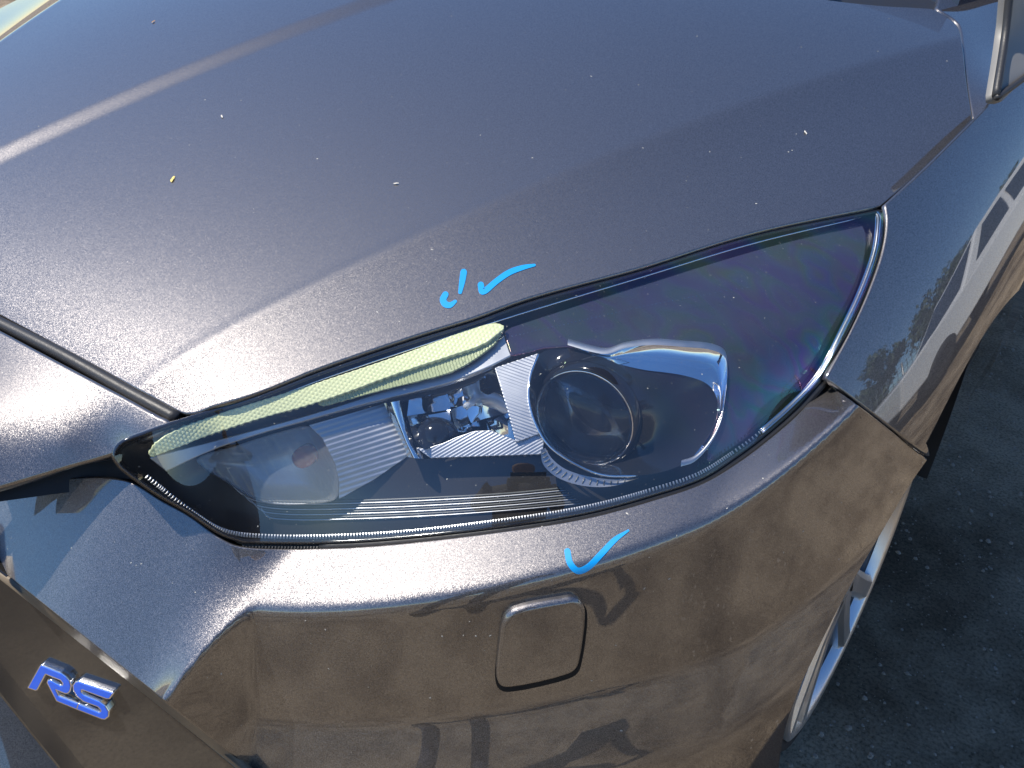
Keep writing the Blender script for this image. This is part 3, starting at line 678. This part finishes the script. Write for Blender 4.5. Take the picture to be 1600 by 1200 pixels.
for o_, nm in ((R_o, 'letter_r'), (S_o, 'letter_s')):
    lt = patch(nm, o_, lambda U, V: TR(U, V, -.0065), ENM, badge, step=3, edge=1.5, flange=.008, bead=.0008)
    q_ = resample(o_, 1.2)
    fx = []
    q_ = shrink(q_, 1.15)
    patch('enamel_face', [tuple(p) for p in q_], lambda U, V: TR(U, V, -.0070), BLUE, lt, step=3, edge=1.5, flange=.0006, bead=.0002)
    bpy.context.view_layer.update()
for ch in list(bpy.data.objects):
    if ch.name.startswith('enamel_face'): ch.location = (0, 0, 0)

# ---- marker strokes on the paint
BLUEM = simple('cyan_paint_marker', (.0, .25, .62), .4)
def zz(pts, x0, y0, k): return [(x0+a/k, y0+b/k) for a, b in pts]
def stroke(name, pts, wd, S, parent, label):
    o_ = ribbon(pts, wd, S, n=6)
    k = patch(name, [tuple(p) for p in o_], lambda U, V: S(U, V)+lift_of[S], BLUEM, parent, step=4, edge=2, flange=.0002, bead=.0001, h=.5)
    k['label'] = label; return k
lift_of = {S_hoodUV: np.array([.0001, -.0002, .0005]), S_bum: np.array([.0001, -.0004, .0004])}
stroke('marker_hook', zz([(345, 495), (322, 545), (340, 585), (385, 598), (440, 562)], 640, 380, 6.154), [9.5, 10, 10, 9, 5], S_hoodUV, hood, 'small blue marker hook on the hood')
stroke('marker_dash', zz([(520, 280), (506, 370), (486, 475)], 640, 380, 6.154), [10, 9, 5.5], S_hoodUV, hood, 'short upright blue marker dash on the hood')
stroke('marker_tick', zz([(685, 402), (691, 440), (697, 466), (722, 462), (830, 372), (960, 283), (1090, 236), (1200, 213)], 640, 380, 6.154), [9.5, 9.5, 9.5, 9.5, 9, 9, 7.5, 4], S_hoodUV, hood, 'blue marker tick on the hood above the headlight')
stroke('marker_tick', zz([(543, 178), (555, 232), (590, 268), (632, 255), (700, 187), (760, 125), (820, 84)], 700, 800, 2.909), [9.5, 9.5, 10, 10, 9.5, 8, 3], S_bum, bumper, 'blue marker tick on the bumper below the headlight')

# ---- gap closers
strip('hood_gap', h_lamp, S_hoodUV, 5, .022, GAP, car)
strip('fender_gap', h_gap+[(1550, 154)], S_hoodUV, 14, .02, GAP, car)
strip('bumper_gap', f_gap[2:-3], S_fenUV, 7, .012, GAP, car, (-.6, .6, -.5))
# ---- cowl corner, pillar sail, cowl and windscreen
hk = hit(F_hood, [1467., 1514., 1522.], [16., 133., 184.])
CS = TPS(np.vstack([hk+np.array([.0, 0, -.004]), hit(F_fender, [1549.], [156.]), [onz(1562, 80, .925), onz(1575, -30, .975), onz(1490, -35, .985)]]), 1e-6)
patch('cowl_side', sp([(1466, 13), (1500, 38), (1507, 70), (1515, 133), (1523, 185)], 5)+[(1549, 155)]+sp([(1552, 150), (1562, 80), (1576, -35)], 4)+[(1480, -35)], CS, PAINT, car, step=8, edge=4, flange=.012, bead=.0035)
PS = TPS([onx(1554, 153, .835), onx(1604, 118, .85), onx(1640, 60, .85), onx(1578, -40, .80), onx(1640, -40, .82), onx(1566, 60, .815)])
patch('pillar_sail', [(1555, 153), (1566, 154), (1604, 117), (1680, 50), (1680, -60), (1581, -60), (1572, 40)], PS, noise_rough(simple('weathered_grey_trim', (.16, .155, .145), .5), 40, .35, .6), car, step=10, edge=6, flange=.01, bead=.003)
tube('sail_seal', PS(*np.array(sp([(1556, 150), (1570, 60), (1583, -60)], 8)).T, -.004), .0045, RUBBER, car, 8)
tube('door_top_seal', PS(*np.array(sp([(1557, 153), (1600, 122), (1680, 55)], 8)).T, -.006), .0035, RUBBER, car, 8)
rp_ = np.array(sp([(690, 1170), (640, 1178)]+rear[:7]+[(-690, 1130)], 5))/1000
c0 = np.stack([rp_[:, 0], rp_[:, 1]-.02, hood_z(rp_[:, 0], rp_[:, 1])-.02], 1)
c1 = c0+np.array([0, .14, .020]); c2 = c1+np.array([0, .75, .46])*np.array([1, 1, 1]); c2[:, 0] *= .86
loft('cowl_panel', [c0, c1], BLACK, car, closed=False)
WIND = simple('dark_windscreen', (.02, .025, .028), .03, 0., Coat_Weight=1.)
loft('windscreen', [c1, c1*.5+c2*.5+np.array([0, -.02, .03]), c2], WIND, car, closed=False)
fr2 = bpy.data.objects.new('fender', fender.data); COL.objects.link(fr2); fr2.parent = car; fr2.location = -car.location; fr2.scale = (-1, 1, 1); fr2.location.z = -.06; fr2.location.x = .05

# ---- wheel and arch liner
wh = empty('front_wheel', car)
WC = np.array([.860, .80, .285]); WA = (1, 0, 0)
TYRE = noise_rough(simple('tyre_rubber', (.018, .018, .019), .75), 90, .65, .9, .3, 150)
ALLOY = noise_rough(simple('silver_alloy', (.74, .73, .72), .4, 1.), 50, .32, .48)
lathe('tyre', WC, WA, [(.236, -.010), (.240, .000), (.252, .003), (.264, -.006), (.274, -.022), (.282, -.045), (.284, -.11), (.282, -.165), (.265, -.195), (.23, -.2)], TYRE, wh, 80)
lathe('rim', WC, WA, [(.237, -.012), (.238, .003), (.229, .006), (.223, .000), (.219, -.030), (.210, -.10), (.20, -.17)], noise_rough(simple('brake_dusted_barrel', (.17, .16, .155), .6, .6), 40, .5, .7), wh, 80)
lathe('rim_lip', WC, WA, [(.2375, -.004), (.2385, .0035), (.2290, .0068), (.2230, .0012), (.2195, -.012)], ALLOY, wh, 80)
lathe('hub', WC, WA, [(0, -.004), (.030, -.004), (.036, -.012), (.05, -.03), (.055, -.06)], ALLOY, wh, 40)
lathe('brake_disc', WC, WA, [(0, -.085), (.14, -.085), (.14, -.105), (0, -.105)], noise_rough(simple('brake_steel', (.30, .28, .26), .4, 1.), 80, .3, .5), wh, 60)
def spoke_mesh(a, wd):
    V = []
    for (r_, w0, x0) in ((.030, wd*1.2, -.004), (.10, wd, -.004), (.19, wd*.95, .001), (.226, wd*1.1, .004)):
        for sgn, dx in ((-1, -.006), (-.55, .0), (.55, .0), (1, -.006), (1, -.03), (-1, -.03)):
            ca, sa = math.cos(a), math.sin(a); y_, z_ = r_*ca - sgn*w0*sa, r_*sa + sgn*w0*ca
            V.append(WC+np.array([x0+dx, y_, z_]))
    F = []
    for j in range(3):
        for i in range(6): F.append((j*6+i, j*6+(i+1) % 6, (j+1)*6+(i+1) % 6, (j+1)*6+i))
    return V, F
for k in range(5):
    for dlt in (-.20, .20):
        V_, F_ = spoke_mesh(.35+k*2*math.pi/5+dlt, .021); mesh('spoke', V_, F_, ALLOY, wh, smooth=False)
ln = []
for xx in (.50, .70, .865):
    q_ = np.array(arch(-20, 210, 50, .398))/1000; ln.append(np.stack([np.full(50, xx), q_[:, 0], q_[:, 1]], 1))
loft('arch_liner', ln, BLACK, car, closed=False)
q_ = np.array(arch(-5, 127, 40, .389))/1000; lipA = np.stack([fen_x(q_[:, 0], q_[:, 1])-.001, q_[:, 0], q_[:, 1]], 1); lipB = lipA.copy(); lipB[:, 0] = np.minimum(lipA[:, 0]-.02, .872); lipB[:, 2] += .004
loft('arch_lip', [lipA, lipB], PAINT, car, closed=False)
ba = S_bum(*np.array(b_arch).T); bb = ba.copy(); bb[:, 0] -= .05; bb[:, 1] += .012
loft('bumper_arch_lip', [ba+np.array([-.001, .001, 0]), bb], BLACK, car, closed=False)

# ---- dirt on the paint
SPECK = simple('pale_dust_speck', (.48, .46, .41), .9)
def specks(name, S, region, n, parent, smin_, smax_):
    V = []; F = []; poly = np.array(region); lo, hi = poly.min(0), poly.max(0)
    X = rng.uniform(lo, hi, (n*3, 2)); X = X[inside(poly, X)][:n]; P = S(X[:, 0], X[:, 1]); Nn = surfn(S, X, .5)
    for p, nn in zip(P, Nn):
        a, e1, e2 = frame(nn); s_ = smin_*(smax_/smin_)**(rng.random()**2.5); el = rng.uniform(1, 3); th = rng.random()*6.28; k = len(V)
        d1, d2 = math.cos(th)*e1+math.sin(th)*e2, -math.sin(th)*e1+math.cos(th)*e2
        for j in range(5): V.append(p + a*.00008 + s_*el*math.cos(j*1.2566)*d1*rng.uniform(.6, 1) + s_*math.sin(j*1.2566)*d2*rng.uniform(.6, 1))
        V.append(p+a*s_*.5); F += [(k+j, k+(j+1) % 5, k+5) for j in range(5)]
    o = mesh(name, V, F, SPECK, parent); o['kind'] = 'stuff'; return o
specks('dust_specks', S_hoodUV, [(0, 40), (600, 5), (1400, 20), (1490, 60), (1480, 200), (1360, 300), (640, 505), (320, 615), (20, 480)], 150, hood, .0002, .0009)
specks('dust_specks', S_bum, [(20, 800), (200, 790), (380, 870), (1000, 800), (1260, 660), (1420, 730), (1200, 1150), (430, 1190), (20, 870)], 130, bumper, .0002, .0010)
specks('dust_specks', LENS, [(250, 740), (400, 650), (800, 500), (1340, 350), (1280, 560), (1000, 760), (600, 830), (380, 830)], 70, lens, .00015, .0006)
specks('dust_specks', NOSE, [(0, 530), (230, 665), (0, 740)], 25, nose, .0002, .0008)
LEAF = simple('dry_leaf_bit', (.62, .50, .16), .8)
def leaf_bit(u, v, s_, th, m):
    X = np.array([[u, v]], float); p = S_hoodUV(X[:, 0], X[:, 1])[0]; nn = surfn(S_hoodUV, X, .5)[0]; a, e1, e2 = frame(nn)
    d1, d2 = math.cos(th)*e1+math.sin(th)*e2, -math.sin(th)*e1+math.cos(th)*e2; V = []
    for j in range(10):
        t = j/10*6.283; V.append(p + a*(.0005+.0012*abs(math.sin(t*1.5))) + d1*s_*math.cos(t)*(1+.2*math.sin(3*t)) + d2*s_*.42*math.sin(t)*(1+.25*math.cos(2*t)))
    V.append(p+a*.0022); mesh('leaf_bit', V, [(j, (j+1) % 10, 10) for j in range(10)], m, hood)
leaf_bit(270, 281, .0052, .5, LEAF); leaf_bit(347, 183, .0032, 1., SPECK); leaf_bit(240, 35, .004, .3, simple('brown_crumb', (.30, .18, .10), .9)); leaf_bit(619, 288, .003, 2.2, SPECK); leaf_bit(1258, 208, .003, .8, SPECK)

# ---- loose stones on the ground
V = []; F = []
for i in range(9000):
    x_, y_ = rng.uniform(.8, 1.9), rng.uniform(.3, 3.4); s_ = .0010*(6**(rng.random()**4)); k = len(V)
    for j in range(6): t = j/6*6.283; V.append((x_+s_*math.cos(t)*rng.uniform(.7, 1.3), y_+s_*math.sin(t)*rng.uniform(.7, 1.3), -.0005))
    for j in range(6): t = j/6*6.283; V.append((x_+.6*s_*math.cos(t), y_+.6*s_*math.sin(t), s_*rng.uniform(.4, .8)))
    F += [(k+j, k+(j+1) % 6, k+6+(j+1) % 6, k+6+j) for j in range(6)]+[tuple(range(k+6, k+12))]
st = mesh('loose_stones', V, F, simple('pale_stone', (.25, .215, .175), .9), None, smooth=False)
tag(st, 'loose stones scattered on the sandy ground beside the wheel', 'stones', kind='stuff')

# ---- what the fender mirrors: a white pickup, a mesh fence and trees beyond it
WHITE = simple('white_vehicle_paint', (.86, .86, .84), .25, 0., Coat_Weight=.7)
def prism(name, prof, x0, x1, m, parent, tuck=0.):
    """profile in (y,z) extruded across x; the upper part leans in by tuck"""
    zs = [p[1] for p in prof]; zm = max(zs); z0 = min(zs); n = len(prof); V = []
    for x_, s_ in ((x0, 1), (x1, -1)):
        for (y_, z_) in prof: V.append((x_+s_*tuck*max(0, (z_-z0)/(zm-z0)), y_, z_))
    F = [tuple(range(n)), tuple(range(n, 2*n))[::-1]]+[(i, i+n, (i+1) % n+n, (i+1) % n) for i in range(n)]
    o = mesh(name, V, F, m, parent, smooth=False)
    bv = o.modifiers.new('edge', 'BEVEL'); bv.width = .04; bv.segments = 3; bv.limit_method = 'ANGLE'; return o
pk = empty('white_pickup', None, (4.3, 5.0, 0)); tag(pk, 'white pickup mirrored in the side of the fender', 'pickup')
prism('body', [(2.5, .45), (2.5, .95), (3.1, 1.08), (4.2, 1.12), (7.6, 1.1), (7.65, .5)], 3.5, 5.3, WHITE, pk, .05)
prism('cab', [(3.9, 1.1), (4.7, 1.75), (6.1, 1.78), (6.35, 1.1)], 3.58, 5.22, WHITE, pk, .16)
for y0, y1, y2, y3 in ((4.3, 4.8, 5.3, 5.3), (5.4, 5.4, 6.02, 6.15)):
    mesh('window', [(3.60, y0, 1.18), (3.70, y1, 1.66), (3.70, y2, 1.66), (3.60, y3, 1.18)], [(0, 1, 2, 3)], WIND, pk, smooth=False)
mesh('windscreen', [(3.72, 4.02, 1.2), (5.08, 4.02, 1.2), (5.0, 4.62, 1.7), (3.8, 4.62, 1.7)], [(0, 1, 2, 3)], WIND, pk, smooth=False)
for y_ in (3.35, 6.7):
    for x_ in (3.52, 5.28):
        lathe('wheel', (x_, y_, .36), (1 if x_ > 4 else -1, 0, 0), [(0, .03), (.2, .03), (.22, .05), (.33, .05), (.36, .0), (.36, -.18), (.2, -.2)], TYRE, pk, 28)
STEEL = simple('galvanised_steel', (.35, .36, .37), .4, .8)
fn = empty('mesh_fence', None, (7.5, 9, 0)); tag(fn, 'wire mesh fence mirrored in the fender behind the pickup', 'fence')
for i in range(9): tube('post', [(7.5, 1+i*2.2, 0), (7.5, 1+i*2.2, 1.9)], .035, STEEL, fn, 8)
V = []; F = []
def bar(a, b, r):
    k = len(V); a = np.array(a); b = np.array(b)
    for p in (a, b):
        for dx, dz in ((-r, -r), (r, -r), (r, r), (-r, r)): V.append(p+np.array([dx, dz if abs(a[1]-b[1]) < .01 else 0, dz if abs(a[1]-b[1]) > .01 else 0]))
    F.extend([(k, k+1, k+5, k+4), (k+1, k+2, k+6, k+5), (k+2, k+3, k+7, k+6), (k+3, k, k+4, k+7)])
for j in range(10): bar((7.5, 1, .1+j*.19), (7.5, 18.6, .1+j*.19), .008)
for j in range(88): bar((7.5, 1+j*.2, .05), (7.5, 1+j*.2, 1.85), .008)
ms = mesh('wire_mesh', V, F, STEEL, fn, smooth=False); ms['kind'] = 'stuff'
BARK = simple('bark', (.12, .085, .06), .9); LEAFM = noise_rough(simple('dull_green_leaf', (.05, .075, .03), .6), 3, .5, .7)
def tree(x_, y_, h_, r_, label):
    t = empty('tree', None, (x_, y_, 0)); tag(t, label, 'tree', 'trees beyond the fence')
    tube('trunk', [(x_, y_, 0), (x_+.1, y_, h_*.35), (x_-.1, y_+.1, h_*.75)], .1, BARK, t, 8, rads=[.16, .11, .04])
    V = []; F = []; cl = [(rng.normal(0, r_*.45), rng.normal(0, r_*.45), h_*.62+rng.normal(0, h_*.16), r_*rng.uniform(.25, .45)) for _ in range(16)]
    for c in cl:
        for i in range(220):
            d = rng.normal(0, 1, 3); d /= np.linalg.norm(d); p = np.array([x_+c[0], y_+c[1], c[2]])+d*c[3]*rng.random()**.4
            a = rng.normal(0, 1, 3); a /= np.linalg.norm(a); b = np.cross(a, d); b /= np.linalg.norm(b)+1e-9; s_ = .15; k = len(V)
            V += [p-a*s_, p+b*s_*.5, p+a*s_, p-b*s_*.5]; F.append((k, k+1, k+2, k+3))
    mesh('crown', V, F, LEAFM, t, smooth=False)
TL = ['bushy tree straight behind the pickup, mirrored in the fender', 'tall bushy tree behind the fence middle', 'broad tree near the far fence end', 'tree standing past the far end of the fence', 'tallest and farthest tree behind the fence']
for i, (x_, y_, h_, r_) in enumerate(((11, 6, 4.2, 1.8), (12, 12, 5.0, 2.2), (9.5, 18, 4.4, 2.0), (6, 24, 5.2, 2.3), (14, 20, 5.5, 2.4))):
    tree(x_, y_, h_, r_, TL[i])

# ---- the photographer, mirrored in the bumper
def person():
    root = empty('person', None, (1.22, -.72, 0)); tag(root, 'person in dark trousers and shirt holding a phone, mirrored in the bumper', 'person')
    e = Vector(EYE); f = Vector(FWD); r = Vector(RGT); u = Vector(UPV)
    hd = Vector((-.52, .60, 0)).normalized(); sd_ = Vector((hd.y, -hd.x, 0)); o = Vector((1.22, -.72, 0))
    def q(side, fw, z): return o + sd_*side + hd*fw + Vector((0, 0, z))
    hR, hL = e - f*.06 + r*.075 - u*.02, e - f*.06 - r*.075 - u*.02
    J = [(q(0, 0, .98), .135), (q(0, .0, 1.15), .125), (q(0, .01, 1.33), .145), (q(0, .02, 1.46), .09), (q(0, .035, 1.55), .055), (q(0, .06, 1.64), .085), (q(0, .08, 1.73), .085)]
    E = [(0, 1), (1, 2), (2, 3), (3, 4), (4, 5), (5, 6)]
    for s_, hand in ((1, hR), (-1, hL)):
        k = len(J); J += [(q(.10*s_, 0, .90), .095), (q(.11*s_, .03, .50), .062), (q(.12*s_, -.01, .10), .045), (q(.125*s_, .10, .045), .045), (q(.13*s_, .17, .035), .035)]
        E += [(0, k), (k, k+1), (k+1, k+2), (k+2, k+3), (k+3, k+4)]
        k = len(J); J += [(q(.19*s_, .01, 1.41), .065), (q(.25*s_, .08, 1.17), .048), (hand - hd*.07 - Vector((0, 0, .03)), .030), (hand, .034)]
        E += [(2, k), (k, k+1), (k+1, k+2), (k+2, k+3)]
        sgn = r*s_; kp = k+3
        for j in range(5):
            up_ = u*(.032-.020*j) if j else -u*.03
            base = hand + up_*.8 + f*.012; kk = len(J)
            if j: J += [(base + sgn*.012, .010), (base + f*.03 + sgn*.010, .009), (base + f*.045 - sgn*.008, .008)]
            else: J += [(base - f*.01, .011), (base - f*.015 - sgn*.02, .010), (base - f*.012 - sgn*.035, .009)]
            E += [(kp, kk), (kk, kk+1), (kk+1, kk+2)]
    me = bpy.data.meshes.new('body'); me.from_pydata([tuple(j[0]) for j in J], E, []); 
    ob = link('body', me, None, root)
    md = ob.modifiers.new('skin', 'SKIN'); md.use_smooth_shade = True
    for i, j in enumerate(J): me.skin_vertices[0].data[i].radius = (j[1], j[1])
    me.skin_vertices[0].data[0].use_root = True
    sb = ob.modifiers.new('sub', 'SUBSURF'); sb.levels = 2; sb.render_levels = 2
    m, n, b = mat('clothes_and_skin'); tc = N_(n, 'ShaderNodeNewGeometry'); sx = N_(n, 'ShaderNodeSeparateXYZ'); rp = N_(n, 'ShaderNodeValToRGB'); mr = N_(n, 'ShaderNodeMapRange'); mr.inputs[2].default_value = 2
    rp.color_ramp.interpolation = 'CONSTANT'; el = rp.color_ramp.elements; el[0].color = (.02, .018, .016, 1); el[1].position = .045; el[1].color = (.025, .03, .05, 1)
    for p_, c_ in ((.49, (.04, .04, .045, 1)), (.755, (.36, .21, .15, 1)), (.86, (.05, .035, .025, 1))): x_ = el.new(p_); x_.color = c_
    n.links.new(tc.outputs['Position'], sx.inputs[0]); n.links.new(sx.outputs[2], mr.inputs[0]); n.links.new(mr.outputs[0], rp.inputs[0]); n.links.new(rp.outputs[0], b.inputs['Base Color']); b.inputs['Roughness'].default_value = .8
    me.materials.append(m)
    ph = []
    for a in (-.038, .038):
        for b_ in (-.078, .078):
            for c in (-.012, -.020): ph.append(e + r*b_ + u*a + f*c - f*.004)
    p = mesh('phone', ph, [(0, 1, 3, 2), (4, 6, 7, 5), (0, 4, 5, 1), (2, 3, 7, 6), (0, 2, 6, 4), (1, 5, 7, 3)], GLOSSBLK, None, smooth=False)
    tag(p, 'black phone held up by the person in dark clothes', 'phone')
person()

# ---- rest of the body side and roof, out of frame but shading the ground
prf = [(.86, .18), (.885, .30), (.87, .62), (.875, .80), (.83, .95), (.80, .97)]
ys = [1.565, 2.0, 2.6, 3.2, 3.9]
for sg in (1, -1):
    for nm, ya, yb in (('door', 1.566, 2.60), ('door', 2.606, 3.45), ('rear_quarter', 3.456, 4.1)):
        loft(nm, [np.array([(sg*x_, yy, z_) for x_, z_ in prf]) for yy in np.linspace(ya, yb, 4)], PAINT, car, closed=False)
    loft('side_window', [np.array([(sg*.80, 1.62, .975), (sg*.80, 2.6, .98), (sg*.80, 3.9, 1.0)]), np.array([(sg*.62, 2.12, 1.40), (sg*.62, 2.6, 1.44), (sg*.62, 3.6, 1.38)])], WIND, car, closed=False)
loft('roof', [np.array([(x_, yy, zz - .05*(x_/.62)**2) for x_ in np.linspace(-.62, .62, 9)]) for yy, zz in ((2.10, 1.43), (2.6, 1.475), (3.2, 1.46), (3.7, 1.40), (4.1, .95))], PAINT, car, closed=False)

# ---- the other half of the nose and what closes the front between, all outside the frame
for src in (bumper, nose):
    c = bpy.data.objects.new(src.name.split('.')[0], src.data); COL.objects.link(c); c.parent = car; c.location = -car.location; c.scale = (-1, 1, 1)
gx = np.linspace(-.30, .30, 13)
loft('grille_back', [np.stack([gx, .085+.25*gx**2, np.full(13, z_)], 1) for z_ in (.14, .40, .66)], BLACK, car, closed=False)
for z_ in (.30, .36, .42, .48, .54, .60):
    hw = .13+.20*(.62-z_); g2 = np.linspace(-hw, hw, 9)
    tube('grille_slat', np.stack([g2, .040+.25*g2**2, np.full(9, z_)], 1), .008, GLOSSBLK, car, 8)
loft('bay_light_block', [np.array([(-.66, yy, .56), (0, yy, .56), (.60, yy, .56)]) for yy in (.20, .7, 1.3)], BLACK, car, closed=False)  # black sheet added under the hood to stop light leaking through
vx = np.linspace(-.84, .84, 25); vy = .95-.95*(1-(np.abs(vx)/.92)**2.7)**(1/2.7)
loft('front_valance', [np.stack([vx*.98, vy+.03, np.full(25, .30)], 1), np.stack([vx*.96, vy+.05, np.full(25, .17)], 1), np.stack([vx*.9, vy+.16, np.full(25, .16)], 1)], BLACK, car, closed=False)
